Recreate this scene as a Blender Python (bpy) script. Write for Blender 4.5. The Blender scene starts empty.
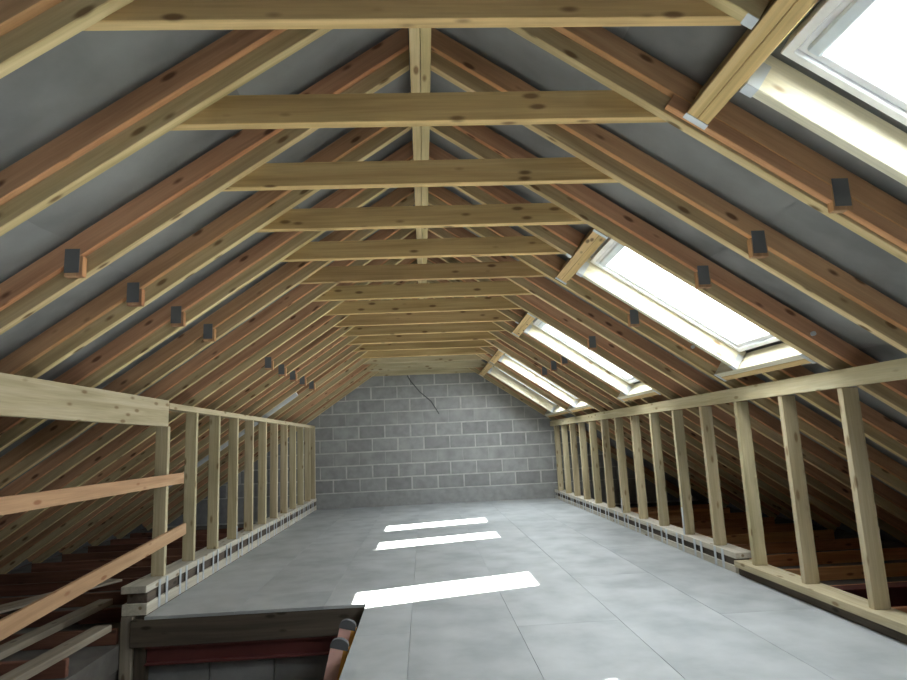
import bpy, bmesh, math, random
from mathutils import Vector, Matrix

random.seed(7)
scene = bpy.context.scene
COL = scene.collection

# ------------------------------------------------------------------ camera
CAM_H, YAW, PITCH, ROLL, FPX = 1.0931, 0.0548, 0.1646, 0.0446, 613.39
fw = Vector((math.sin(YAW) * math.cos(PITCH), math.cos(YAW) * math.cos(PITCH), math.sin(PITCH)))
rt = Vector((math.cos(YAW), -math.sin(YAW), 0))
up = rt.cross(fw)
rr = rt * math.cos(ROLL) - up * math.sin(ROLL)
uu = rt * math.sin(ROLL) + up * math.cos(ROLL)
cam_data = bpy.data.cameras.new('camera')
cam = bpy.data.objects.new('camera', cam_data)
COL.objects.link(cam)
m = Matrix((rr, uu, -fw)).transposed().to_4x4()
m.translation = (0, 0, CAM_H)
cam.matrix_world = m
cam_data.sensor_width = 36.0
cam_data.lens = FPX / 907 * 36.0
cam_data.clip_start = 0.02
scene.camera = cam

# ------------------------------------------------------------------ sky, sun, exposure
world = bpy.data.worlds.new('sky')
scene.world = world
world.use_nodes = True
wn = world.node_tree.nodes
bg = wn['Background']
bg.inputs['Color'].default_value = (0.94, 0.965, 1.0, 1)
bg.inputs['Strength'].default_value = 18.0

sun_data = bpy.data.lights.new('sun', 'SUN')
sun_data.energy = 60.0
sun_data.angle = math.radians(0.6)
sun_data.color = (1.0, 0.96, 0.88)
sun = bpy.data.objects.new('sun', sun_data)
COL.objects.link(sun)
SUN_DIR = Vector((-0.82, -0.67, -1.0)).normalized()
sun.rotation_euler = SUN_DIR.to_track_quat('-Z', 'Y').to_euler()
sun.location = (20, 18, 24)

vs = scene.view_settings
vs.view_transform = 'Standard'
vs.look = 'None'
vs.exposure = 0.70
vs.gamma = 1.0
vs.use_curve_mapping = False
scene.cycles.max_bounces = 10
scene.cycles.diffuse_bounces = 7
scene.cycles.glossy_bounces = 3
scene.cycles.transparent_max_bounces = 8
scene.cycles.sample_clamp_indirect = 6.0
scene.cycles.caustics_reflective = False
scene.cycles.caustics_refractive = False

# ------------------------------------------------------------------ geometry constants (metres)
XR_, ZR, SL = 0.0454, 3.0174, 0.6827          # ridge line of the rafters' undersides, roof slope
TH = math.atan(SL)
C_, S_ = math.cos(TH), math.sin(TH)
XL, XR = -1.9818, 2.3774                        # inner faces of the stud walls
YB = 11.488                                     # inner face of the block gable
Y_REAR = -3.2
D = 0.6
YT = 1.6798
EAVE_U = 5.55
FELT_N = 0.192

# ------------------------------------------------------------------ helpers
def link(o, parent=None):
    COL.objects.link(o)
    if parent is not None:
        o.parent = parent
        o.matrix_parent_inverse = world_of(parent).inverted()
    return o

def world_of(p):
    """world matrix without waiting for a scene update"""
    b = Matrix.LocRotScale(p.location, p.rotation_euler, p.scale)
    if p.parent is None: return b
    return world_of(p.parent) @ p.matrix_parent_inverse @ b

def tag(o, label=None, cat=None, group=None, kind=None):
    if label: o['label'] = label
    if cat: o['category'] = cat
    if group: o['group'] = group
    if kind: o['kind'] = kind
    return o

def empty(name, loc):
    o = bpy.data.objects.new(name, None)
    o.location = loc
    o.empty_display_size = 0.1
    COL.objects.link(o)
    return o

def mesh_from_bm(bm, name, mat, smooth=False):
    me = bpy.data.meshes.new(name)
    bm.normal_update()
    bm.to_mesh(me)
    bm.free()
    if mat is not None:
        me.materials.append(mat)
    if smooth:
        for p in me.polygons: p.use_smooth = True
    return me

BOXES = {}
def box_mesh(name, sx, sy, sz, mat, bev=0.003):
    key = (round(sx, 4), round(sy, 4), round(sz, 4), mat.name, bev)
    if key in BOXES: return BOXES[key]
    bm = bmesh.new()
    bmesh.ops.create_cube(bm, size=1.0)
    bmesh.ops.scale(bm, vec=(sx, sy, sz), verts=bm.verts)
    if bev > 0:
        bmesh.ops.bevel(bm, geom=bm.edges[:], offset=min(bev, sx * .3, sy * .3, sz * .3), segments=1, affect='EDGES')
    me = mesh_from_bm(bm, name, mat)
    BOXES[key] = me
    return me

def box(name, lo, hi, mat, parent=None, bev=0.003, axis='x'):
    """axis-aligned timber; local x always runs along its length so the grain does too"""
    lo, hi = Vector(lo), Vector(hi)
    d = hi - lo
    c = (lo + hi) / 2
    if axis == 'x':
        me = box_mesh(name, d.x, d.y, d.z, mat, bev); rot = (0, 0, 0)
    elif axis == 'y':
        me = box_mesh(name, d.y, d.x, d.z, mat, bev); rot = (0, 0, math.pi / 2)
    else:
        me = box_mesh(name, d.z, d.y, d.x, mat, bev); rot = (0, math.pi / 2, 0)
    o = bpy.data.objects.new(name, me)
    o.location = c
    o.rotation_euler = rot
    return link(o, parent)

def SP(side, u, y, n):
    """slope frame: u metres down the slope from the ridge, n metres square to it"""
    return Vector((XR_ + side * (u * C_ + n * S_), y, ZR - u * S_ + n * C_))

def slope_box(name, side, u0, u1, y0, y1, n0, n1, mat, parent=None, bev=0.003, grain='u', plumb=None):
    c = SP(side, (u0 + u1) / 2, (y0 + y1) / 2, (n0 + n1) / 2)
    ex = Vector((side * C_, 0, -S_))
    ez = Vector((side * S_, 0, C_))
    if grain == 'u':
        me = box_mesh(name, u1 - u0, y1 - y0, n1 - n0, mat, bev)
        if plumb is not None:      # upper end cut plumb against the ridge beam
            key = ('plumb', round(u1 - u0, 4), round(n0, 4), round(n1, 4), mat.name)
            if key not in BOXES:
                m2 = me.copy()
                for v in m2.vertices:
                    if v.co.x < 0:
                        n_abs = v.co.z + (n0 + n1) / 2
                        v.co.x += (plumb - n_abs * S_) / C_ - u0
                BOXES[key] = m2
            me = BOXES[key]
        rot = Matrix((ex, ez.cross(ex), ez)).transposed()
    else:
        me = box_mesh(name, y1 - y0, u1 - u0, n1 - n0, mat, bev)
        ey = Vector((0, 1, 0))
        rot = Matrix((ey, ez.cross(ey), ez)).transposed()
    o = bpy.data.objects.new(name, me)
    o.location = c
    o.rotation_euler = rot.to_euler()
    return link(o, parent)

def bar(name, p0, p1, w, d, mat, parent=None, bev=0.003, upv=(0, 0, 1)):
    """timber from p0 to p1, w across, d in the 'up' direction"""
    p0, p1 = Vector(p0), Vector(p1)
    ex = (p1 - p0).normalized()
    ey = Vector(upv).cross(ex).normalized()
    ez = ex.cross(ey)
    me = box_mesh(name, (p1 - p0).length, w, d, mat, bev)
    o = bpy.data.objects.new(name, me)
    o.location = (p0 + p1) / 2
    o.rotation_euler = Matrix((ex, ey, ez)).transposed().to_euler()
    return link(o, parent)

def poly_mesh(name, verts, faces, mat, parent=None, loc=(0, 0, 0), smooth=False):
    me = bpy.data.meshes.new(name)
    me.from_pydata([tuple(v) for v in verts], [], faces)
    me.update()
    if mat: me.materials.append(mat)
    if smooth:
        for p in me.polygons: p.use_smooth = True
    o = bpy.data.objects.new(name, me)
    o.location = loc
    return link(o, parent)

def multi_box(name, boxes, mat, parent=None, bev=0.0):
    """several touching boxes of ONE piece (bent plate, I section) as a single mesh"""
    bm = bmesh.new()
    for lo, hi in boxes:
        lo, hi = Vector(lo), Vector(hi)
        r = bmesh.ops.create_cube(bm, size=1.0)
        bmesh.ops.scale(bm, vec=hi - lo, verts=r['verts'])
        bmesh.ops.translate(bm, vec=(lo + hi) / 2, verts=r['verts'])
    lo = Vector((min(b[0][i] for b in boxes) for i in range(3)))
    bmesh.ops.translate(bm, vec=-lo, verts=bm.verts)
    o = bpy.data.objects.new(name, mesh_from_bm(bm, name, mat))
    o.location = lo
    return link(o, parent)

def tube(name, pts, r, mat, parent=None, seg=8):
    cu = bpy.data.curves.new(name, 'CURVE')
    cu.dimensions = '3D'
    sp = cu.splines.new('POLY')
    sp.points.add(len(pts) - 1)
    o0 = Vector(pts[0])
    for q, p in zip(sp.points, pts):
        q.co = (*(Vector(p) - o0), 1)
    cu.bevel_depth = r
    cu.bevel_resolution = seg // 4
    cu.use_fill_caps = True
    tmp = bpy.data.objects.new(name, cu)
    COL.objects.link(tmp)
    dg = bpy.context.evaluated_depsgraph_get()
    me = bpy.data.meshes.new_from_object(tmp.evaluated_get(dg))
    bpy.data.objects.remove(tmp)
    me.materials.clear(); me.materials.append(mat)
    for p in me.polygons: p.use_smooth = True
    o = bpy.data.objects.new(name, me)
    o.location = o0
    return link(o, parent)

# ------------------------------------------------------------------ materials
def new_mat(name):
    mt = bpy.data.materials.new(name)
    mt.use_nodes = True
    nt = mt.node_tree
    return mt, nt, nt.nodes['Principled BSDF']

def N(nt, t, **kw):
    n = nt.nodes.new(t)
    for k, v in kw.items():
        if hasattr(n, k): setattr(n, k, v)
    return n

def ramp(nt, stops):
    r = nt.nodes.new('ShaderNodeValToRGB')
    el = r.color_ramp.elements
    while len(el) > 1: el.remove(el[-1])
    el[0].position, el[0].color = stops[0][0], (*stops[0][1], 1)
    for p, c in stops[1:]:
        e = el.new(p); e.color = (*c, 1)
    return r

def wood(name, dark, mid, light, knot, rough=0.75, vary=0.22, knots=1.0, hue=0.012, edge=None):
    mt, nt, bs = new_mat(name)
    L = nt.links.new
    tc = N(nt, 'ShaderNodeTexCoord'); oi = N(nt, 'ShaderNodeObjectInfo')
    off = N(nt, 'ShaderNodeVectorMath', operation='SCALE')
    off.inputs[0].default_value = (37.1, 19.7, 53.3); L(oi.outputs['Random'], off.inputs['Scale'])
    add = N(nt, 'ShaderNodeVectorMath', operation='ADD')
    L(tc.outputs['Object'], add.inputs[0]); L(off.outputs[0], add.inputs[1])
    # warp + long streaks
    mp = N(nt, 'ShaderNodeMapping'); mp.inputs['Scale'].default_value = (0.9, 17, 17); L(add.outputs[0], mp.inputs['Vector'])
    n1 = N(nt, 'ShaderNodeTexNoise'); n1.inputs['Scale'].default_value = 1.0; n1.inputs['Detail'].default_value = 5; n1.inputs['Distortion'].default_value = 0.6
    L(mp.outputs[0], n1.inputs['Vector'])
    r1 = ramp(nt, [(0.28, dark), (0.5, mid), (0.74, light)]); L(n1.outputs['Fac'], r1.inputs['Fac'])
    # fine grain
    mp2 = N(nt, 'ShaderNodeMapping'); mp2.inputs['Scale'].default_value = (4, 110, 110); L(add.outputs[0], mp2.inputs['Vector'])
    n2 = N(nt, 'ShaderNodeTexNoise'); n2.inputs['Scale'].default_value = 1.0; n2.inputs['Detail'].default_value = 2
    L(mp2.outputs[0], n2.inputs['Vector'])
    g = N(nt, 'ShaderNodeMapRange'); g.inputs['To Min'].default_value = 0.80; g.inputs['To Max'].default_value = 1.18; L(n2.outputs['Fac'], g.inputs['Value'])
    mul = N(nt, 'ShaderNodeMix', data_type='RGBA', blend_type='MULTIPLY'); mul.inputs[0].default_value = 1
    L(r1.outputs[0], mul.inputs[6]); L(g.outputs[0], mul.inputs[7])
    if edge is not None:   # planed narrow edges are paler than the rough sawn faces
        sx = N(nt, 'ShaderNodeSeparateXYZ'); L(tc.outputs['Normal'], sx.inputs[0])
        ab = N(nt, 'ShaderNodeMath', operation='ABSOLUTE'); L(sx.outputs['Z'], ab.inputs[0])
        gt = N(nt, 'ShaderNodeMath', operation='GREATER_THAN'); gt.inputs[1].default_value = 0.6; L(ab.outputs[0], gt.inputs[0])
        me_ = N(nt, 'ShaderNodeMix', data_type='RGBA', blend_type='MULTIPLY'); L(gt.outputs[0], me_.inputs[0])
        L(mul.outputs[2], me_.inputs[6]); me_.inputs[7].default_value = (*edge, 1)
        mul = me_
    # knots
    mp3 = N(nt, 'ShaderNodeMapping'); mp3.inputs['Scale'].default_value = (4.6, 13, 13); L(add.outputs[0], mp3.inputs['Vector'])
    vo = N(nt, 'ShaderNodeTexVoronoi'); vo.inputs['Scale'].default_value = 1.0; L(mp3.outputs[0], vo.inputs['Vector'])
    kr = N(nt, 'ShaderNodeMapRange', interpolation_type='SMOOTHSTEP')
    kr.inputs['From Min'].default_value = 0.09; kr.inputs['From Max'].default_value = 0.22
    kr.inputs['To Min'].default_value = 0.85 * knots; kr.inputs['To Max'].default_value = 0.0
    L(vo.outputs['Distance'], kr.inputs['Value'])
    mk = N(nt, 'ShaderNodeMix', data_type='RGBA'); L(kr.outputs[0], mk.inputs[0]); L(mul.outputs[2], mk.inputs[6])
    mk.inputs[7].default_value = (*knot, 1)
    # piece to piece variation
    hv = N(nt, 'ShaderNodeHueSaturation'); L(mk.outputs[2], hv.inputs['Color'])
    v = N(nt, 'ShaderNodeMapRange'); v.inputs['To Min'].default_value = 1 - vary; v.inputs['To Max'].default_value = 1 + vary
    L(oi.outputs['Random'], v.inputs['Value']); L(v.outputs[0], hv.inputs['Value'])
    hh = N(nt, 'ShaderNodeMath', operation='MULTIPLY_ADD'); hh.inputs[1].default_value = 7.31; hh.inputs[2].default_value = 0
    L(oi.outputs['Random'], hh.inputs[0])
    hf = N(nt, 'ShaderNodeMath', operation='FRACT'); L(hh.outputs[0], hf.inputs[0])
    h2 = N(nt, 'ShaderNodeMapRange'); h2.inputs['To Min'].default_value = 0.5 - hue * .5; h2.inputs['To Max'].default_value = 0.5 + hue * .5
    L(hf.outputs[0], h2.inputs['Value']); L(h2.outputs[0], hv.inputs['Hue'])
    L(hv.outputs[0], bs.inputs['Base Color'])
    bs.inputs['Roughness'].default_value = rough
    bs.inputs['Specular IOR Level'].default_value = 0.25
    bp = N(nt, 'ShaderNodeBump'); bp.inputs['Strength'].default_value = 0.25; bp.inputs['Distance'].default_value = 0.003
    L(n2.outputs['Fac'], bp.inputs['Height']); L(bp.outputs[0], bs.inputs['Normal'])
    return mt

def speckle(name, dark, mid, light, scale=6.0, rough=0.9, vary=0.0, bump=0.3, bscale=60, spec=0.2, detail=6):
    mt, nt, bs = new_mat(name)
    L = nt.links.new
    tc = N(nt, 'ShaderNodeTexCoord'); oi = N(nt, 'ShaderNodeObjectInfo')
    off = N(nt, 'ShaderNodeVectorMath', operation='SCALE'); off.inputs[0].default_value = (31.7, 17.3, 47.9); L(oi.outputs['Random'], off.inputs['Scale'])
    add = N(nt, 'ShaderNodeVectorMath', operation='ADD'); L(tc.outputs['Object'], add.inputs[0]); L(off.outputs[0], add.inputs[1])
    n1 = N(nt, 'ShaderNodeTexNoise'); n1.inputs['Scale'].default_value = scale; n1.inputs['Detail'].default_value = detail; L(add.outputs[0], n1.inputs['Vector'])
    r1 = ramp(nt, [(0.3, dark), (0.5, mid), (0.72, light)]); L(n1.outputs['Fac'], r1.inputs['Fac'])
    hv = N(nt, 'ShaderNodeHueSaturation'); L(r1.outputs[0], hv.inputs['Color'])
    v = N(nt, 'ShaderNodeMapRange'); v.inputs['To Min'].default_value = 1 - vary; v.inputs['To Max'].default_value = 1 + vary
    L(oi.outputs['Random'], v.inputs['Value']); L(v.outputs[0], hv.inputs['Value'])
    L(hv.outputs[0], bs.inputs['Base Color'])
    bs.inputs['Roughness'].default_value = rough; bs.inputs['Specular IOR Level'].default_value = spec
    n2 = N(nt, 'ShaderNodeTexNoise'); n2.inputs['Scale'].default_value = bscale; n2.inputs['Detail'].default_value = 3; L(add.outputs[0], n2.inputs['Vector'])
    bp = N(nt, 'ShaderNodeBump'); bp.inputs['Strength'].default_value = bump; bp.inputs['Distance'].default_value = 0.004
    L(n2.outputs['Fac'], bp.inputs['Height']); L(bp.outputs[0], bs.inputs['Normal'])
    return mt

def plain(name, col, rough=0.5, metal=0.0, spec=0.4):
    mt, nt, bs = new_mat(name)
    tc = N(nt, 'ShaderNodeTexCoord')
    n1 = N(nt, 'ShaderNodeTexNoise'); n1.inputs['Scale'].default_value = 9; n1.inputs['Detail'].default_value = 3
    nt.links.new(tc.outputs['Object'], n1.inputs['Vector'])
    r1 = ramp(nt, [(0.3, tuple(c * 0.88 for c in col)), (0.7, tuple(min(1, c * 1.06) for c in col))])
    nt.links.new(n1.outputs['Fac'], r1.inputs['Fac']); nt.links.new(r1.outputs[0], bs.inputs['Base Color'])
    bs.inputs['Roughness'].default_value = rough; bs.inputs['Metallic'].default_value = metal
    bs.inputs['Specular IOR Level'].default_value = spec
    return mt

M = {}
M['red'] = wood('aged_red_pine', (0.33, 0.175, 0.098), (0.47, 0.265, 0.150), (0.57, 0.35, 0.205), (0.09, 0.035, 0.018), vary=0.14, edge=(1.30, 1.20, 1.02))
M['green'] = wood('treated_pine', (0.315, 0.24, 0.130), (0.445, 0.35, 0.20), (0.55, 0.45, 0.28), (0.13, 0.07, 0.03), vary=0.14, edge=(1.40, 1.36, 1.22))
M['tie'] = wood('tie_pine', (0.355, 0.232, 0.105), (0.50, 0.340, 0.158), (0.61, 0.440, 0.225), (0.14, 0.07, 0.03), vary=0.12, edge=(1.38, 1.40, 1.38))
M['ridge'] = wood('ridge_board_pine', (0.50, 0.38, 0.18), (0.64, 0.51, 0.27), (0.72, 0.60, 0.36), (0.20, 0.10, 0.04), vary=0.05)
M['stud'] = wood('pale_stud_pine', (0.40, 0.33, 0.195), (0.52, 0.435, 0.275), (0.61, 0.53, 0.365), (0.20, 0.12, 0.05), vary=0.08, knots=0.9)
M['greyed'] = wood('greyed_plate_pine', (0.44, 0.40, 0.31), (0.56, 0.51, 0.42), (0.66, 0.62, 0.53), (0.22, 0.15, 0.08), vary=0.05)
M['fresh'] = wood('fresh_white_pine', (0.62, 0.55, 0.38), (0.74, 0.68, 0.52), (0.82, 0.77, 0.63), (0.30, 0.17, 0.08), vary=0.06)
M['rail'] = wood('orange_batten_pine', (0.40, 0.235, 0.12), (0.50, 0.31, 0.165), (0.58, 0.385, 0.22), (0.28, 0.12, 0.05), vary=0.05)
M['dusty'] = wood('dusty_grey_plank', (0.20, 0.16, 0.12), (0.30, 0.25, 0.19), (0.40, 0.34, 0.27), (0.12, 0.08, 0.05))
M['dark'] = wood('dark_joist', (0.07, 0.055, 0.042), (0.11, 0.085, 0.065), (0.15, 0.12, 0.09), (0.04, 0.03, 0.02))
M['chord'] = wood('orange_red_joist', (0.42, 0.17, 0.07), (0.58, 0.27, 0.12), (0.68, 0.36, 0.18), (0.16, 0.05, 0.02))  # right eaves joists, brightened so the colour carries the light there
M['chord_dark'] = wood('sooty_red_joist', (0.10, 0.045, 0.03), (0.16, 0.07, 0.045), (0.22, 0.105, 0.07), (0.06, 0.03, 0.02))  # same kind of joist on the left, eaves shade put into the colour
M['felt'] = speckle('grey_roof_felt', (0.19, 0.188, 0.186), (0.255, 0.253, 0.25), (0.32, 0.318, 0.315), scale=2.2, bump=0.5, bscale=9)
M['deck'] = speckle('roof_tiles_outside', (0.10, 0.07, 0.06), (0.14, 0.10, 0.085), (0.18, 0.13, 0.11))
M['block'] = speckle('concrete_block', (0.255, 0.255, 0.252), (0.30, 0.30, 0.297), (0.345, 0.345, 0.34), scale=8, vary=0.13, bump=0.25, bscale=70)
M['smeared'] = speckle('smeared_block', (0.26, 0.26, 0.257), (0.32, 0.32, 0.315), (0.38, 0.378, 0.37), scale=5, vary=0.04, bump=0.25, bscale=50)
M['mortar'] = speckle('mortar', (0.42, 0.415, 0.395), (0.50, 0.49, 0.47), (0.56, 0.55, 0.53), scale=9)
M['board'] = speckle('grey_floor_board', (0.31, 0.325, 0.33), (0.39, 0.405, 0.41), (0.46, 0.475, 0.48), scale=3.2, rough=0.55, vary=0.04, bump=0.06, spec=0.35, detail=9)
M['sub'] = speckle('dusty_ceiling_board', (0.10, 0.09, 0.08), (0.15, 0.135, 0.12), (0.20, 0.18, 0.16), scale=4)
M['galv'] = plain('galvanised_steel', (0.58, 0.61, 0.64), rough=0.42, metal=0.35)
M['nail'] = plain('weathered_nail_plate', (0.17, 0.175, 0.185), rough=0.55, metal=0.4)
M['white'] = plain('white_window_lacquer', (0.88, 0.885, 0.91), rough=0.35)
M['alu'] = plain('aluminium', (0.70, 0.76, 0.82), rough=0.3, metal=0.7)
M['steel'] = plain('red_primer_steel', (0.12, 0.032, 0.028), rough=0.6)
M['pipe'] = plain('grey_plastic_pipe', (0.46, 0.47, 0.48), rough=0.4)
M['cable'] = plain('dark_cable', (0.11, 0.11, 0.11), rough=0.5)
M['flange'] = plain('orange_fibreglass_edge', (0.95, 0.46, 0.10), rough=0.4)
M['bar'] = plain('pale_blue_grey_plastic', (0.72, 0.80, 0.87), rough=0.4)
M['ladder'] = plain('salmon_fibreglass', (0.98, 0.58, 0.50), rough=0.45)
M['cap'] = plain('grey_rubber_cap', (0.13, 0.13, 0.135), rough=0.8)

gm, nt, bs = new_mat('window_glass')
nt.nodes.remove(bs)
tr = N(nt, 'ShaderNodeBsdfTransparent'); tr.inputs['Color'].default_value = (0.93, 0.96, 0.96, 1)
gl = N(nt, 'ShaderNodeBsdfGlossy'); gl.inputs['Roughness'].default_value = 0.02
mx = N(nt, 'ShaderNodeMixShader')
mx.inputs[0].default_value = 0.06; nt.links.new(tr.outputs[0], mx.inputs[1]); nt.links.new(gl.outputs[0], mx.inputs[2])
nt.links.new(mx.outputs[0], nt.nodes['Material Output'].inputs['Surface'])
M['glass'] = gm

ORD = ['', 'first', 'second', 'third', 'fourth', 'fifth', 'sixth', 'seventh', 'eighth', 'ninth', 'tenth', 'eleventh', 'twelfth', 'thirteenth', 'fourteenth', 'fifteenth', 'sixteenth']

# ------------------------------------------------------------------ skylight positions (right slope)
U_HDR0, U_HDR1, U_F0, U_F1, U_SILL0, U_SILL1 = 1.240, 1.333, 1.373, 2.614, 2.665, 2.758
# y of frame, y of trimmer near face, y of bearing rafters' faces (near side far face, far side near face)
WIN = [
    dict(f=(-1.26, -0.58), t=-0.52, b=(-1.32, -0.20)),  # added out of view to light the timber faces towards the camera
    dict(f=(1.14, 1.82), t=1.88, b=(1.08, 2.20)),
    dict(f=(3.50, 4.22), t=4.235, b=(3.48, 4.60)),
    dict(f=(5.90, 6.58), t=6.625, b=(5.88, 7.00)),
    dict(f=(8.30, 8.96), t=9.00, b=(8.28, 9.515)),
    dict(f=(9.68, 10.36), t=10.58, b=(9.645, 11.345)),
]
def in_window(u, y):
    return any(w['f'][0] < y < w['f'][1] for w in WIN) and U_F0 < u < U_F1

# ================================================================== STRUCTURE
# ---- ceiling: felt sheets lapped over each other, roof deck outside
ceiling = tag(empty('ceiling', (0, 4, 3.2)), 'grey roofing felt stretched over both slopes behind the rafters', 'roof lining', kind='structure')

rafter_ys = [YT - 0.0575 + D * (k - 1) for k in range(-7, 13)] + [8.95, 9.59, 10.57, 11.40]
def sag(y):
    d = min(abs(y - r) for r in rafter_ys)
    return -0.024 * min(1.0, d / 0.22) ** 1.5

def felt_sheet(side, u0, u1, n_top, n_bot, seed):
    rnd = random.Random(seed)
    ys = [Y_REAR + 0.1 * i for i in range(int((YB - Y_REAR) / 0.1) + 1)] + [YB + 0.02]
    us = [u0 + (u1 - u0) * i / 7 for i in range(8)]
    if side > 0:
        for w in WIN: ys += list(w['f'])
        us += [v for v in (U_F0, U_F1) if u0 < v < u1]
    ys = sorted(ys); us = sorted(us)
    ph = [rnd.uniform(0, 6.28) for _ in range(6)]
    vs_, fs = [], []
    base = SP(side, (u0 + u1) / 2, 4, FELT_N)
    for u in us:
        for y in ys:
            t = (u - u0) / (u1 - u0)
            w = 0.0035 * math.sin(7.3 * y + 3.1 * u + ph[0]) + 0.003 * math.sin(15.7 * y - 4.2 * u + ph[1]) + 0.002 * math.sin(23 * u + 5 * y + ph[2])
            n = FELT_N + n_top + (n_bot - n_top) * t + sag(y) + w * min(1, -sag(y) / 0.006)
            vs_.append(SP(side, u, y, n) - base)
    nx = len(ys)
    for i in range(len(us) - 1):
        for j in range(nx - 1):
            if side > 0 and in_window((us[i] + us[i + 1]) / 2, (ys[j] + ys[j + 1]) / 2): continue
            a = i * nx + j
            q = (a, a + 1, a + nx + 1, a + nx)
            fs.append(q if side > 0 else q[::-1])
    poly_mesh('felt_sheet', vs_, fs, M['felt'], ceiling, loc=base, smooth=True)

LAPS = [-0.115, 0.95, 1.98, 3.0, 4.0, 5.0, 5.95]
for side in (-1, 1):
    for i in range(6):
        felt_sheet(side, LAPS[i] - (0.08 if i else 0), LAPS[i + 1], 0.0 if i == 0 else -0.003, 0.006, 10 * i + side)
        # the lower sheet tucks up under the next one
def deck_piece(side, u0, u1, y0, y1):
    slope_box('roof_deck', side, u0, u1, y0, y1, 0.214, 0.240, M['deck'], ceiling, bev=0, grain='y')
YD0, YD1 = Y_REAR - 0.1, YB + 0.15
deck_piece(-1, -0.15, 6.2, YD0, YD1)
deck_piece(1, -0.15, U_F0, YD0, YD1)
deck_piece(1, U_F1, 6.2, YD0, YD1)
yy = YD0
for w in WIN:
    deck_piece(1, U_F0, U_F1, yy, w['f'][0]); yy = w['f'][1]
deck_piece(1, U_F0, U_F1, yy, YD1)

# ---- open ground outside, a storey below (what the low windows look out on)
M['ground'] = speckle('garden_ground', (0.10, 0.12, 0.07), (0.15, 0.16, 0.10), (0.20, 0.19, 0.14), scale=0.4)
gp = poly_mesh('ground', [(-90, -90, 0), (90, -90, 0), (90, 90, 0), (-90, 90, 0)], [(0, 1, 2, 3)], M['ground'], loc=(0, 4, -5.6))
tag(gp, 'garden ground outside the house far below the roof', 'ground', kind='structure')
# ---- floor boards
HX0, HX1, HY0, HY1 = -1.965, -0.445, 1.55, 4.58      # stairwell opening
floor = tag(empty('floor', (0.2, 6, 0)), 'pale grey flooring boards laid between the two stud walls', 'floor', kind='structure')
cols = [(-1.965, -1.3548), (-1.3532, -0.7398), (-0.7382, -0.1208), (-0.1192, 0.5112), (0.5128, 1.1312), (1.1328, 1.7472), (1.7488, 2.46)]
for ci, (x0, x1) in enumerate(cols):
    start = 3.845 if ci % 2 == 0 else 5.045
    ys = sorted([start + 2.4 * k for k in range(-4, 4)])
    ys = [Y_REAR] + [y for y in ys if Y_REAR < y < YB] + [YB]
    for a, b in zip(ys[:-1], ys[1:]):
        segs = [(x0, x1, a + 0.0008, b - 0.0008)]
        out = []
        for (p, q, r, s) in segs:
            if q <= HX1 - 0.25 or p < HX1 < q or (p < HX1 and q <= HX1 + .3):
                # cut round the stairwell
                if s <= HY0 or r >= HY1: out.append((p, q, r, s)); continue
                if r < HY0: out.append((p, q, r, HY0))
                if s > HY1: out.append((p, q, HY1, s))
                if q > HX1 + 0.02: out.append((max(p, HX1), q, max(r, HY0), min(s, HY1)))
            else: out.append((p, q, r, s))
        for (p, q, r, s) in out:
            if s - r > 0.03 and q - p > 0.02:
                box('floor_board', (p, r, -0.022), (q, s, 0.0), M['board'], floor, bev=0.0010, axis='y')

# ---- sub-structure below the boards (ceiling of the storey below) with the stairwell left open
sub = []
ZS0, ZS1 = -0.34, -0.18
sx0, sx1 = -4.95, 5.04
sub_e = tag(empty('trim_1', (0, 4, ZS0)), 'dusty ceiling boards of the storey below, seen between the eaves joists', 'ceiling boards', kind='structure')
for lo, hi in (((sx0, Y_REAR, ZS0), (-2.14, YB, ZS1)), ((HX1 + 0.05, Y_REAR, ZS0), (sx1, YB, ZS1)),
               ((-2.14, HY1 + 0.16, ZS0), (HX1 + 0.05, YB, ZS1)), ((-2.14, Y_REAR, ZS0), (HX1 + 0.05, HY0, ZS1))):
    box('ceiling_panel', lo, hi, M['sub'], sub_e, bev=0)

for a_, b_ in ((-5.15, -4.95), (5.04, 5.24)):
    box('eaves_fascia', (a_, Y_REAR - 0.1, -0.6), (b_, YB + 0.12, -0.17), M['deck'], ceiling, bev=0, axis='y')
# ---- gable walls
def tri_prism(name, y0, y1, mat):
    hw_b = 5.1
    n = 0.212
    zt = lambda x: ZR + n / C_ - SL * abs(x - XR_)
    xs0, xs1 = XR_ - hw_b, XR_ + hw_b
    pts = [(xs0, -0.34), (xs1, -0.34), (xs1, zt(xs1)), (XR_, zt(XR_)), (xs0, zt(xs0))]
    pts = [(x, max(z, -0.34)) for x, z in pts]
    v = [(x, y0, z) for x, z in pts] + [(x, y1, z) for x, z in pts]
    k = len(pts)
    f = [tuple(range(k)), tuple(range(2 * k - 1, k - 1, -1))] + [(i + k, (i + 1) % k + k, (i + 1) % k, i) for i in range(k)]
    f = [t for t in f]
    return poly_mesh(name, v, f, mat)
wall_back = tag(tri_prism('wall_back', YB + 0.003, YB + 0.12, M['mortar']), 'grey concrete block gable wall closing the far end', 'wall', kind='structure')
wall_front = tag(tri_prism('wall_front', Y_REAR - 0.12, Y_REAR, M['mortar']), 'block gable wall behind the camera', 'wall', kind='structure')

def clip_poly(poly, a, b, c):
    """keep a*x+b*z<=c"""
    out = []
    for i in range(len(poly)):
        p, q = poly[i], poly[(i + 1) % len(poly)]
        dp, dq = a * p[0] + b * p[1] - c, a * q[0] + b * q[1] - c
        if dp <= 0: out.append(p)
        if dp * dq < 0:
            t = dp / (dp - dq); out.append((p[0] + (q[0] - p[0]) * t, p[1] + (q[1] - p[1]) * t))
    return out

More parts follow.
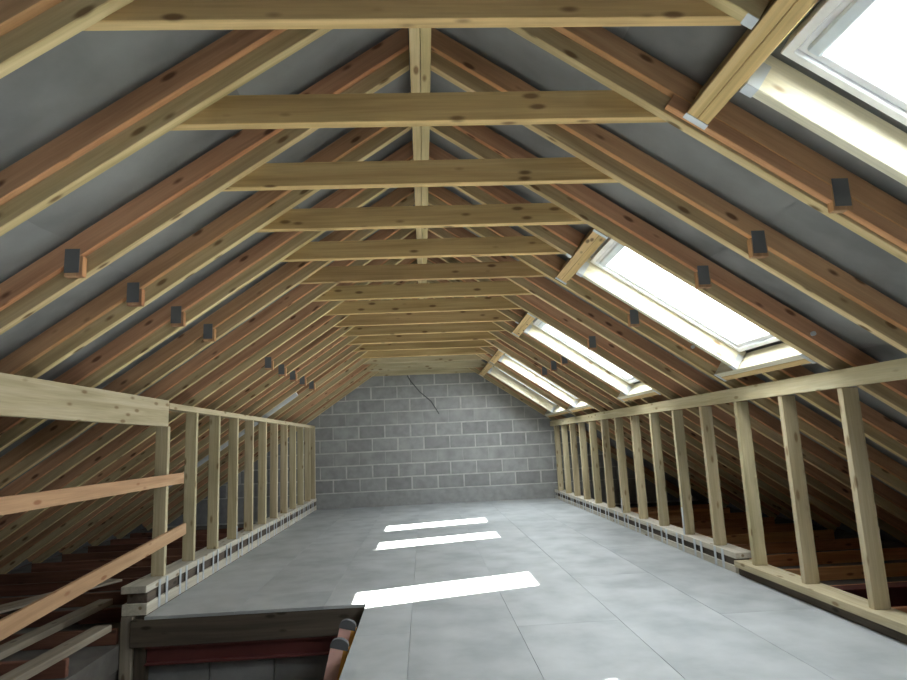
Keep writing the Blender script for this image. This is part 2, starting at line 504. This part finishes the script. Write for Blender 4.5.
BW, BH, JT = 0.475, 0.2367, 0.024
zc = [0.274 + BH * i for i in range(-2, 13)]
for i, z1 in enumerate(zc):
    z0 = z1 - BH
    base = -1.661 if i % 2 == 1 else -1.661 + BW / 2
    for k in range(-8, 14):
        x0 = base + BW * k
        dj = random.uniform(-.008, .008)
        SM = i in (5, 8)          # two courses smeared over with mortar
        dz = random.uniform(-.004, .004); dz2 = random.uniform(-.004, .004)
        jx = 0.004 if SM else JT
        r = [(x0 + jx / 2, z0 + JT / 2 + dz), (x0 + BW - jx / 2 + dj * (not SM), z0 + JT / 2 - dz), (x0 + BW - jx / 2 + dj * (not SM), z1 - JT / 2 + dz2), (x0 + jx / 2, z1 - JT / 2 - dz2)]
        lim = ZR + 0.20 / C_
        r = clip_poly(r, SL, 1, lim + SL * XR_)
        r = clip_poly(r, -SL, 1, lim - SL * XR_)
        if i < 2: continue
        if len(r) < 3 or i == 2: continue
        area = abs(sum(r[j][0] * r[(j + 1) % len(r)][1] - r[(j + 1) % len(r)][0] * r[j][1] for j in range(len(r)))) / 2
        if area < 0.006: continue
        pr = random.uniform(-0.002, 0.003)
        cx = sum(p[0] for p in r) / len(r); cz = sum(p[1] for p in r) / len(r)
        ins = 0.004
        k2 = len(r)
        def shr(p): return (p[0] - cx) * (1 - ins / 0.2), (p[1] - cz) * (1 - ins / 0.1)
        v = [(p[0] - cx, 0.014, p[1] - cz) for p in r] + [(p[0] - cx, 0.003 - pr, p[1] - cz) for p in r] + [(shr(p)[0], -pr, shr(p)[1]) for p in r]
        f = [(j, (j + 1) % k2, (j + 1) % k2 + k2, j + k2) for j in range(k2)] + [(j + k2, (j + 1) % k2 + k2, (j + 1) % k2 + 2 * k2, j + 2 * k2) for j in range(k2)]
        f += [tuple(range(2 * k2, 3 * k2))]
        poly_mesh('block', v, f, M['smeared' if SM else 'block'], wall_back, loc=(cx, YB - 0.002, cz))

box('plinth_band', (-4.6, YB - 0.006, -0.15), (4.7, YB + 0.012, 0.268), M['block'], wall_back, bev=0.004)
# ---- stud walls
wall_left = tag(empty('wall_left', (XL, 5, 0)), 'pale timber stud wall on the left with wide header over the stairwell', 'stud wall', kind='structure')
SD = 0.095
for i in range(11):
    y1 = 4.967 + D * i
    box('stud', (XL - SD, y1 - 0.045, 0.20), (XL, y1, 1.31 if i == 0 else 1.446), M['stud'], wall_left, axis='z')
box('stud', (XL - SD, YB - 0.055, 0.20), (XL, YB - 0.008, 1.446), M['stud'], wall_left, axis='z')
box('top_plate', (XL - SD, 4.935, 1.446), (XL, YB - 0.008, 1.495), M['stud'], wall_left, axis='y')
hb = box('header_beam', (XL - 0.05, -0.4, 1.31), (XL - 0.003, 4.933, 1.512), M['stud'], wall_left, axis='y')

wall_right = tag(empty('wall_right', (XR, 5, 0)), 'pale timber stud wall along the right under the skylights', 'stud wall', kind='structure')
for i in range(-1, 14):
    y1 = 3.414 + D * i
    zb = 0.107 if y1 < 4.8 else 0.155
    box('stud', (XR, y1 - 0.045, zb), (XR + SD, y1, 1.30), M['stud'], wall_right, axis='z')
box('top_plate', (XR - 0.012, 1.2, 1.302), (XR + 0.034, YB - 0.008, 1.402), M['stud'], wall_right, axis='y')
box('sole_plate', (XR - 0.045, 1.2, 0.060), (XR + SD + 0.02, 4.80, 0.107), M['stud'], wall_right, axis='y')
box('packer', (XR - 0.015, 1.2, 0.0), (XR + SD, 4.80, 0.060), M['dark'], wall_right, axis='y')  # dark strip standing in for the shade under the plate
for i, z1 in ((4, 0.40), (7, 0.33)):
    y1 = 3.414 + D * i
    box('strap', (XR - 0.004, y1 - 0.045, 0.12), (XR - 0.001, y1 - 0.012, z1), M['galv'], wall_right, bev=0.0, axis='z')
box('strap', (XL + 0.001, 6.725, 0.16), (XL + 0.004, 6.755, 0.33), M['galv'], wall_left, bev=0.0, axis='z')

# ---- storey below the stairwell
wall_st = tag(empty('wall_stairwell', (-1.2, HY1 + 0.1, -2.6)), 'dark block wall below the red steel at the stairwell', 'wall', kind='structure')
box('backing', (-2.5, HY1 + 0.145, -2.7), (0.4, HY1 + 0.19, -0.33), M['mortar'], wall_st, bev=0)
for r_ in range(3):
    for c_ in range(7):
        x0 = -2.45 + 0.45 * c_ - (0.22 if r_ % 2 else 0)
        z1 = -0.335 - 0.225 * r_
        box('block', (max(x0, -2.45), HY1 + 0.12, z1 - 0.213), (x0 + 0.438, HY1 + 0.146, z1), M['block'], wall_st, bev=0.003)
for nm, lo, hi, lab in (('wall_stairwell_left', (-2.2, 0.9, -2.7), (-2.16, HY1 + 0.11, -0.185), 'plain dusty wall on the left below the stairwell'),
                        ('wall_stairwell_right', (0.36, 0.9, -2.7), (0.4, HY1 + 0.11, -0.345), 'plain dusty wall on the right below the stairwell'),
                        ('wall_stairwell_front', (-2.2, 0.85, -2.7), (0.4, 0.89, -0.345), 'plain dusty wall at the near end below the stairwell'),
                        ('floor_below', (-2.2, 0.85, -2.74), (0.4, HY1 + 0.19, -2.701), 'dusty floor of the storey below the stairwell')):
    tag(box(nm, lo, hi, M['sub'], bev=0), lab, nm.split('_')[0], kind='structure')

# ---- skylights
WLAB = ['skylight on the right slope behind the camera',
        'largest skylight at the upper right corner with its control bar showing',
        'skylight in the middle of the right slope, second nearest the camera',
        'narrow looking skylight on the right slope, third from the camera',
        'fourth skylight on the right slope, a thin bright sliver beside its trimmer',
        'farthest skylight on the right slope, next to the block gable']
def ring(name, u0, u1, y0, y1, n0, n1, w, mat, parent):
    """mitred rectangular frame as one mesh"""
    o = [(u0, y0), (u1, y0), (u1, y1), (u0, y1)]
    i = [(u0 + w, y0 + w), (u1 - w, y0 + w), (u1 - w, y1 - w), (u0 + w, y1 - w)]
    base = SP(1, (u0 + u1) / 2, (y0 + y1) / 2, n0)
    v = [SP(1, a, b, n0) - base for a, b in o] + [SP(1, a, b, n0) - base for a, b in i] + [SP(1, a, b, n1) - base for a, b in o] + [SP(1, a, b, n1) - base for a, b in i]
    f = []
    for k in range(4):
        l = (k + 1) % 4
        f += [(k, k + 4, l + 4, l), (k + 8, l + 8, l + 12, k + 12), (k, l, l + 8, k + 8), (k + 4, k + 12, l + 12, l + 4)]
    ob = poly_mesh(name, v, f, mat, parent, loc=base)
    bmd = bmesh.new(); bmd.from_mesh(ob.data); bmesh.ops.recalc_face_normals(bmd, faces=bmd.faces)
    bmesh.ops.bevel(bmd, geom=bmd.edges[:], offset=0.003, segments=1, affect='EDGES'); bmd.to_mesh(ob.data); bmd.free()
    return ob

for wi, w in enumerate(WIN):
    y0, y1 = w['f']; b0, b1 = w['b']; t = w['t']
    W = tag(empty('window_%d' % wi if wi else 'window_6', SP(1, U_F1, (y0 + y1) / 2, 0)), WLAB[wi], 'skylight', kind='structure')
    fr_ = ring('frame', U_F0, U_F1, y0, y1, 0.107, 0.235, 0.034, M['white'], W)
    sa = ring('sash', U_F0 + 0.036, U_F1 - 0.036, y0 + 0.036, y1 - 0.036, 0.120, 0.228, 0.032, M['white'], W)
    gu0, gu1, gy0, gy1 = U_F0 + 0.066, U_F1 - 0.066, y0 + 0.066, y1 - 0.066
    slope_box('pane', 1, gu0, gu1, gy0, gy1, 0.180, 0.186, M['glass'], sa, bev=0)
    slope_box('glazing_bead', 1, gu0, gu1, gy1 - 0.010, gy1, 0.165, 0.180, M['white'], sa, bev=0.002)
    cb = slope_box('control_bar', 1, U_F0 + 0.055, U_F0 + 0.105, y0 + 0.07, y1 - 0.07, 0.095, 0.119, M['bar'], sa, bev=0.008, grain='y')
    # doubled trimmers above and below, single trimmer on the far side, all in hangers
    for k in range(2):
        slope_box('header_trimmer', 1, U_HDR0 + 0.047 * k, U_HDR0 + 0.047 * k + 0.046, b0 + 0.002, b1 - 0.002, 0.0, 0.140, M['tie'], W, grain='y')
        slope_box('sill_trimmer', 1, U_SILL0 + 0.047 * k, U_SILL0 + 0.047 * k + 0.046, b0 + 0.002, b1 - 0.002, 0.0, 0.140, M['fresh'] if k == 0 else M['tie'], W, grain='y')
    slope_box('side_trimmer', 1, U_HDR1 + 0.002, U_SILL0 - 0.002, t, t + 0.045, 0.0, 0.145, M['fresh'], W)
    for yy_, sg in ((b0, 1), (b1, -1)):
        ya, yb = sorted((yy_ + sg * 0.001, yy_ + sg * 0.035))
        for ua, ub in ((U_HDR0 - 0.003, U_HDR1 + 0.003), (U_SILL0 - 0.003, U_SILL1 + 0.003)):
            slope_box('joist_hanger', 1, ua, ub, ya, yb, -0.003, -0.0005, M['galv'], W, bev=0)
    for ua, ub in ((U_HDR1 + 0.004, U_HDR1 + 0.05), (U_SILL0 - 0.05, U_SILL0 - 0.004)):
        o_ = slope_box('joist_hanger', 1, ua, ub, t - 0.003, t - 0.0006, -0.003, 0.10, M['galv'], W, bev=0)
        slope_box('joist_hanger', 1, ua, ub, t - 0.003, t + 0.048, -0.0034, -0.0006, M['galv'], W, bev=0)
    # sky portal in the opening (sampling aid for the daylight)
    pl = bpy.data.lights.new('daylight_portal', 'AREA')
    pl.shape = 'RECTANGLE'; pl.size = gu1 - gu0; pl.size_y = gy1 - gy0
    pl.cycles.is_portal = True
    po = bpy.data.objects.new('daylight_portal', pl)
    po.location = SP(1, (gu0 + gu1) / 2, (gy0 + gy1) / 2, 0.24)
    ez = Vector((S_, 0, C_)); ex = Vector((C_, 0, -S_))
    po.rotation_euler = Matrix((ex, ez.cross(ex), ez)).transposed().to_euler()
    COL.objects.link(po)

# ================================================================== ROOF TIMBERS
# ---- rafters: original red rafter with a deeper new rafter bolted to its far side
def rafter(side, idx, yg, cut=False, plate=True, only_red=False, plate_x=None, bolts=()):
    sname = 'left' if side < 0 else 'right'
    root = empty('rafter', SP(side, EAVE_U, yg, 0))
    segs = [(0.075, EAVE_U)]
    if cut: segs = [(0.075, U_HDR0 - 0.004), (U_SILL1 + 0.004, EAVE_U)]
    for (a, b) in segs:
        slope_box('old_rafter', side, a, b, yg - 0.036, yg - 0.001, 0.070, 0.165, M['red'], root, plumb=0.051 if a < 0.1 else None)
        if not only_red:
            slope_box('new_rafter', side, a, b, yg, yg + 0.045, 0.0, 0.146, M['green'], root, plumb=0.051 if a < 0.1 else None)
    if cut:
        slope_box('joist_hanger', side, U_HDR0 - 0.045, U_HDR0 - 0.005, yg - 0.002, yg + 0.0445, -0.003, -0.0005, M['galv'], root, bev=0)
    if plate:
        # stub of a sawn-off truss web with its nail plate
        px = plate_x if plate_x is not None else (XR_ + side * 1.62)
        zl = ZR - SL * abs(px - XR_)
        st = box('web_stub', (px - 0.042, yg - 0.037, zl + 0.004), (px + 0.042, yg - 0.003, zl + 0.10), M['red'], root, axis='z')
        box('nail_plate', (px - 0.033 - 0.008 * (side < 0), yg - 0.0405, zl + 0.022), (px + 0.033 - 0.008 * (side < 0), yg - 0.0375, zl + 0.135), M['nail'], st, bev=0, axis='z')
    if side > 0 and idx == 2:
        slope_box('packing_piece', side, 1.16, EAVE_U, yg - 0.036, yg - 0.001, 0.012, 0.069, M['red'], root)
    for bx_ in bolts:
        u = (abs(bx_ - XR_) - 0.10 * S_) / C_
        c0 = SP(side, u, yg - 0.037, 0.10)
        tube('bolt', [c0 + Vector((0, 0.001, 0)), c0 + Vector((0, -0.016, 0))], 0.014, M['galv'], root, seg=8)
    return root

LY = [YT - 0.045 + D * k for k in range(0, 12)] + [8.92, 9.60, 10.58]
for i, y in enumerate(LY):
    k = i + 1
    r = rafter(-1, k, y, plate=(k not in (1, 2, 7, 8, 14, 15)))
    tag(r, 'doubled red and pale roof rafter on the left slope, %s from the front' % ORD[k], 'rafter', 'rafters of the left slope')
r = rafter(-1, 16, 11.383, plate=False)
tag(r, 'last roof rafter on the left slope, flat against the block gable', 'rafter', 'rafters of the left slope')
RYs = [(0, False)] + [(k, k in (1, 5, 9)) for k in range(1, 13)]
for k, cut in RYs:
    y = YT - 0.045 + D * (k - 1)
    r = rafter(1, k, y, cut=cut, plate=(k not in (0, 1, 5, 9, 7)), bolts={4: (2.27,), 6: (2.10,), 3: (2.95,)}.get(k, ()))
    if k == 0: lab = 'right slope roof rafter on the near side of the nearest skylight'
    else: lab = ('doubled roof rafter on the right slope cut for a skylight, %s from the front' if cut else 'doubled red and pale roof rafter on the right slope, %s from the front') % ORD[k]
    tag(r, lab, 'rafter', 'rafters of the right slope')
r = rafter(1, 13, 8.92, cut=True, plate=False); tag(r, 'right slope rafter cut off above and below the fourth skylight', 'rafter', 'rafters of the right slope')
r = rafter(1, 14, 9.60, plate=False); tag(r, 'right slope rafter between the two farthest skylights', 'rafter', 'rafters of the right slope')
r = rafter(1, 15, 11.383, plate=False); tag(r, 'last roof rafter on the right slope, flat against the block gable', 'rafter', 'rafters of the right slope')

# ---- collar ties
ZT = 2.365
def tie(y, lab, z0=ZT, h=0.125, mat='tie', cut=False):
    top = ZR + 0.125 / C_
    hb, ht = (top - z0) / SL, (top - z0 - h) / SL
    rb_, rt_ = (1.015, min(ht, 1.015)) if cut else (hb, ht)
    v = []
    for yy_ in (-0.0225, 0.0225):
        v += [(-hb, yy_, -h / 2), (rb_, yy_, -h / 2), (rt_, yy_, h / 2), (-ht, yy_, h / 2)]
    f = [(0, 1, 2, 3), (7, 6, 5, 4), (0, 4, 5, 1), (1, 5, 6, 2), (2, 6, 7, 3), (3, 7, 4, 0)]
    o = poly_mesh('collar_tie', v, f, M[mat], loc=(XR_, y + 0.0225, z0 + h / 2))
    bm = bmesh.new(); bm.from_mesh(o.data)
    bmesh.ops.bevel(bm, geom=bm.edges[:], offset=0.003, segments=1, affect='EDGES'); bm.to_mesh(o.data); bm.free()
    return tag(o, lab, 'collar tie', 'collar ties across the roof')
TY = [YT + D * k for k in range(12)] + [8.966, 9.646, 10.626]
for k, y in enumerate(TY, 1):
    tie(y, 'horizontal pine collar tie spanning the roof, %s from the camera' % ORD[k], mat='tie' if k < 14 else 'stud', cut=k in (1, 5, 9, 13))
tie(YB - 0.056, 'farthest collar tie fixed flat against the block gable', h=0.10, mat='stud')

# ---- ridge beam of two boards
rb = tag(empty('ridge_beam', (XR_, 4, 2.813)), 'double pale ridge beam running along the top of the roof', 'ridge beam')
for sx in (-1, 1):
    a, b = sorted((XR_ + sx * 0.0012, XR_ + sx * 0.048))
    box('board', (a, Y_REAR + 0.01, 2.813), (b, YB - 0.06, 3.05), M['ridge'], rb, axis='y')

# ================================================================== FLOOR BEAMS UNDER THE STUD WALLS
def strut_beam(label, side, x0, x1, y0, z_u0, z_u1, z_l0, z_l1, xin, first):
    root = tag(empty('strutted_beam', ((x0 + x1) / 2, y0, 0)), label, 'floor beam')
    xm = (x0 + x1) / 2
    box('top_chord', (x0, y0, z_u0), (x1, YB - 0.01, z_u1), M['greyed'], root, axis='y')
    box('bottom_chord', (x0, y0 + 0.02, z_l0), (x1, YB - 0.01, z_l1), M['greyed'], root, axis='y')
    # dark filler behind the straps, painting the shade in the gap
    xa, xb = (x0 + 0.02, x1 - 0.012) if side < 0 else (x0 + 0.012, x1 - 0.02)
    box('web_packing', (xa, y0 + 0.05, z_l1), (xb, YB - 0.01, z_u0), M['dark'], root, axis='y')
    y = first
    while y < YB - 0.2:
        for dy in (0.0, 0.13):
            a, b = sorted((xin, xin - side * 0.003))
            box('strap', (a, y + dy - 0.018, z_l0 + 0.004), (b, y + dy + 0.018, z_u1 - 0.004), M['galv'], root, bev=0, axis='z')
        y += 0.387
    return root
strut_beam('pale strapped timber beam under the left stud wall, ending at the stairwell', -1, -2.14, XL + 0.014, 4.60, 0.150, 0.199, 0.0, 0.075, XL + 0.0145, 4.82)
strut_beam('strapped timber beam under the right stud wall with steel straps', 1, XR - 0.012, 2.52, 4.83, 0.108, 0.1545, 0.0, 0.052, XR - 0.0125, 5.04)

# stairwell edge
o = box('rim_joist', (-2.06, HY1 + 0.002, -0.20), (HX1 + 0.02, HY1 + 0.05, -0.0235), M['dark']); tag(o, 'dark timber joist along the far edge of the stairwell', 'joist')
o = box('rim_joist', (HX1 + 0.002, HY0, -0.20), (HX1 + 0.048, HY1, -0.0235), M['dark'], axis='y'); tag(o, 'dark timber joist under the right edge of the stairwell beside the ladder', 'joist')
o = box('timber_post', (-2.135, 4.605, -2.69), (-2.055, 4.695, -0.002), M['dusty'], axis='z'); tag(o, 'grey timber post under the end of the left floor beam', 'post')
o = box('timber_post', (-2.05, 4.635, -2.69), (-1.97, 4.695, -0.002), M['dark'], axis='z'); tag(o, 'dark post at the stairwell corner below the left beam', 'post')
o = multi_box('steel_beam', [((-1.96, HY1 + 0.01, -0.322), (0.3, HY1 + 0.11, -0.312)), ((-1.96, HY1 + 0.05, -0.312), (0.3, HY1 + 0.057, -0.215)), ((-1.96, HY1 + 0.01, -0.215), (0.3, HY1 + 0.11, -0.205))], M['steel'])
tag(o, 'dark red steel beam below the floor at the stairwell', 'steel beam')
o = multi_box('steel_beam', [((2.62, 4.28, -0.178), (4.4, 4.40, -0.168)), ((2.62, 4.335, -0.168), (4.4, 4.345, -0.03)), ((2.62, 4.28, -0.03), (4.4, 4.40, -0.02))], M['steel'])
tag(o, 'red painted steel beam lying in the right eaves behind the studs', 'steel beam')

# ---- eaves joists (bottom chords of the old trusses)
n_ = 0
for side in (-1, 1):
    for k in range(0, 14):
        y = 2.2 + D * k
        if y > 11.2: continue
        if side < 0: x0, x1 = -4.55, -2.16
        else: x0, x1 = 2.535, 4.6
        if side > 0 and abs(y - 4.34) < 0.1: continue
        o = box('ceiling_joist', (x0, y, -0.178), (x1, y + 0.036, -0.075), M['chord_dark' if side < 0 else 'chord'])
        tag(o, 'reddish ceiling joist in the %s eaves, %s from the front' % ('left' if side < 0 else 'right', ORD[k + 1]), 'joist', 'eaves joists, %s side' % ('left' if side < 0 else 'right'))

# ================================================================== THINGS
# guard rails over the stairwell
o = bar('guard_rail', (XL + 0.014, 0.3, 0.879), (XL + 0.014, 5.205, 0.902), 0.022, 0.085, M['rail']); tag(o, 'upper orange batten guard rail nailed level across the stairwell', 'guard rail', 'stairwell guard rails')
o = bar('guard_rail', (XL + 0.014, 0.6, 0.150), (XL + 0.014, 5.275, 0.496), 0.026, 0.088, M['rail']); tag(o, 'lower orange batten guard rail sloping down towards the camera', 'guard rail', 'stairwell guard rails')

# planks lying on the eaves joists at the lower left
o = bar('loose_plank', (-2.66, 2.4, -0.052), (-2.60, 5.35, -0.052), 0.11, 0.044, M['dusty']); tag(o, 'dusty plank on the left eaves joists, the one farther from the stairwell', 'plank', 'planks in the left eaves')
o = bar('loose_plank', (-2.27, 2.4, -0.052), (-2.22, 4.55, -0.052), 0.11, 0.044, M['dusty']); tag(o, 'dusty plank on the left eaves joists beside the stairwell', 'plank', 'planks in the left eaves')
o = bar('loose_board', (-3.9, 4.2, -0.06), (-3.0, 6.3, -0.06), 0.22, 0.02, M['dusty']); tag(o, 'thin grey board lying far back in the left eaves', 'board')

# soil pipe between two rafters on the left slope
pp = [SP(-1, u, 8.52, 0.055) for u in (2.12, 2.3, 2.8, 3.4, 4.2)]
o = tube('vent_pipe', pp, 0.065, M['pipe'], seg=16); tag(o, 'light grey plastic pipe sloping between rafters near the left wall top', 'pipe')

# cable on the gable
cp = [(-0.27, YB - 0.012, 2.36), (-0.20, YB - 0.012, 2.24), (-0.04, YB - 0.012, 2.04), (0.16, YB - 0.012, 1.86), (0.30, YB - 0.012, 1.62)]
o = tube('cable', cp, 0.010, M['cable']); tag(o, 'thin dark cable hanging diagonally on the block gable', 'cable')

# ladder standing in the stairwell, leaning on its right edge
LT, LB = Vector((-0.508, 0, 0.005)), Vector((-1.18, 0, -2.695))
lad = tag(empty('ladder', (-1.18, 3.86, -2.695)), 'orange ladder with grey end caps rising out of the stairwell', 'ladder')
ld = (LT - LB).normalized(); lx = Vector((ld.z, 0, -ld.x))
for y in (3.68, 4.05):
    # channel section stile
    p0, p1 = LB + Vector((0, y, 0)), LT + Vector((0, y, 0))
    web = 0.047; fl = 0.014; th = 0.004
    prof = [(-web, -fl), (web, -fl), (web, fl), (web - th, fl), (web - th, -fl + th), (-web + th, -fl + th), (-web + th, fl), (-web, fl)]
    vs1 = [p0 + lx * a + Vector((0, b, 0)) for a, b in prof]; vs2 = [p1 + lx * a + Vector((0, b, 0)) for a, b in prof]
    k2 = len(prof)
    c = p0
    fs = [(j, (j + 1) % k2, (j + 1) % k2 + k2, j + k2) for j in range(k2)] + [tuple(range(k2))[::-1], tuple(range(k2, 2 * k2))]
    st = poly_mesh('stile', [v - c for v in vs1 + vs2], fs, M['ladder'], lad, loc=c)
    bar('flange', p0 + lx * (web + 0.0035), p1 + lx * (web + 0.0035), 0.030, 0.006, M['flange'], st, bev=0.001, upv=tuple(lx))
    bar('edge_strip', p0 + lx * (web - 0.010) + Vector((0, -fl - 0.0015, 0)), p1 + lx * (web - 0.010) + Vector((0, -fl - 0.0015, 0)), 0.003, 0.022, M['flange'], st, bev=0, upv=tuple(lx))
    # rounded cap
    bm = bmesh.new()
    arc = [(math.cos(a) * (web + 0.004), math.sin(a) * 0.036) for a in [math.pi * q / 10 for q in range(11)]]
    arc = [(web + 0.004, -0.018)] + arc + [(-web - 0.004, -0.018)]
    va = [p1 + lx * a + ld * b + Vector((0, -fl - 0.004, 0)) for a, b in arc]; vb = [p1 + lx * a + ld * b + Vector((0, fl + 0.004, 0)) for a, b in arc]
    k3 = len(arc)
    fs = [(j, (j + 1) % k3, (j + 1) % k3 + k3, j + k3) for j in range(k3)] + [tuple(range(k3))[::-1], tuple(range(k3, 2 * k3))]
    poly_mesh('end_cap', [v - p1 for v in va + vb], fs, M['cap'], st, loc=p1)
for q in range(9):
    p = LB + (LT - LB) * (0.08 + 0.105 * q)
    tube('rung', [p + Vector((0, 3.69, 0)), p + Vector((0, 4.04, 0))], 0.014, M['alu'], lad)
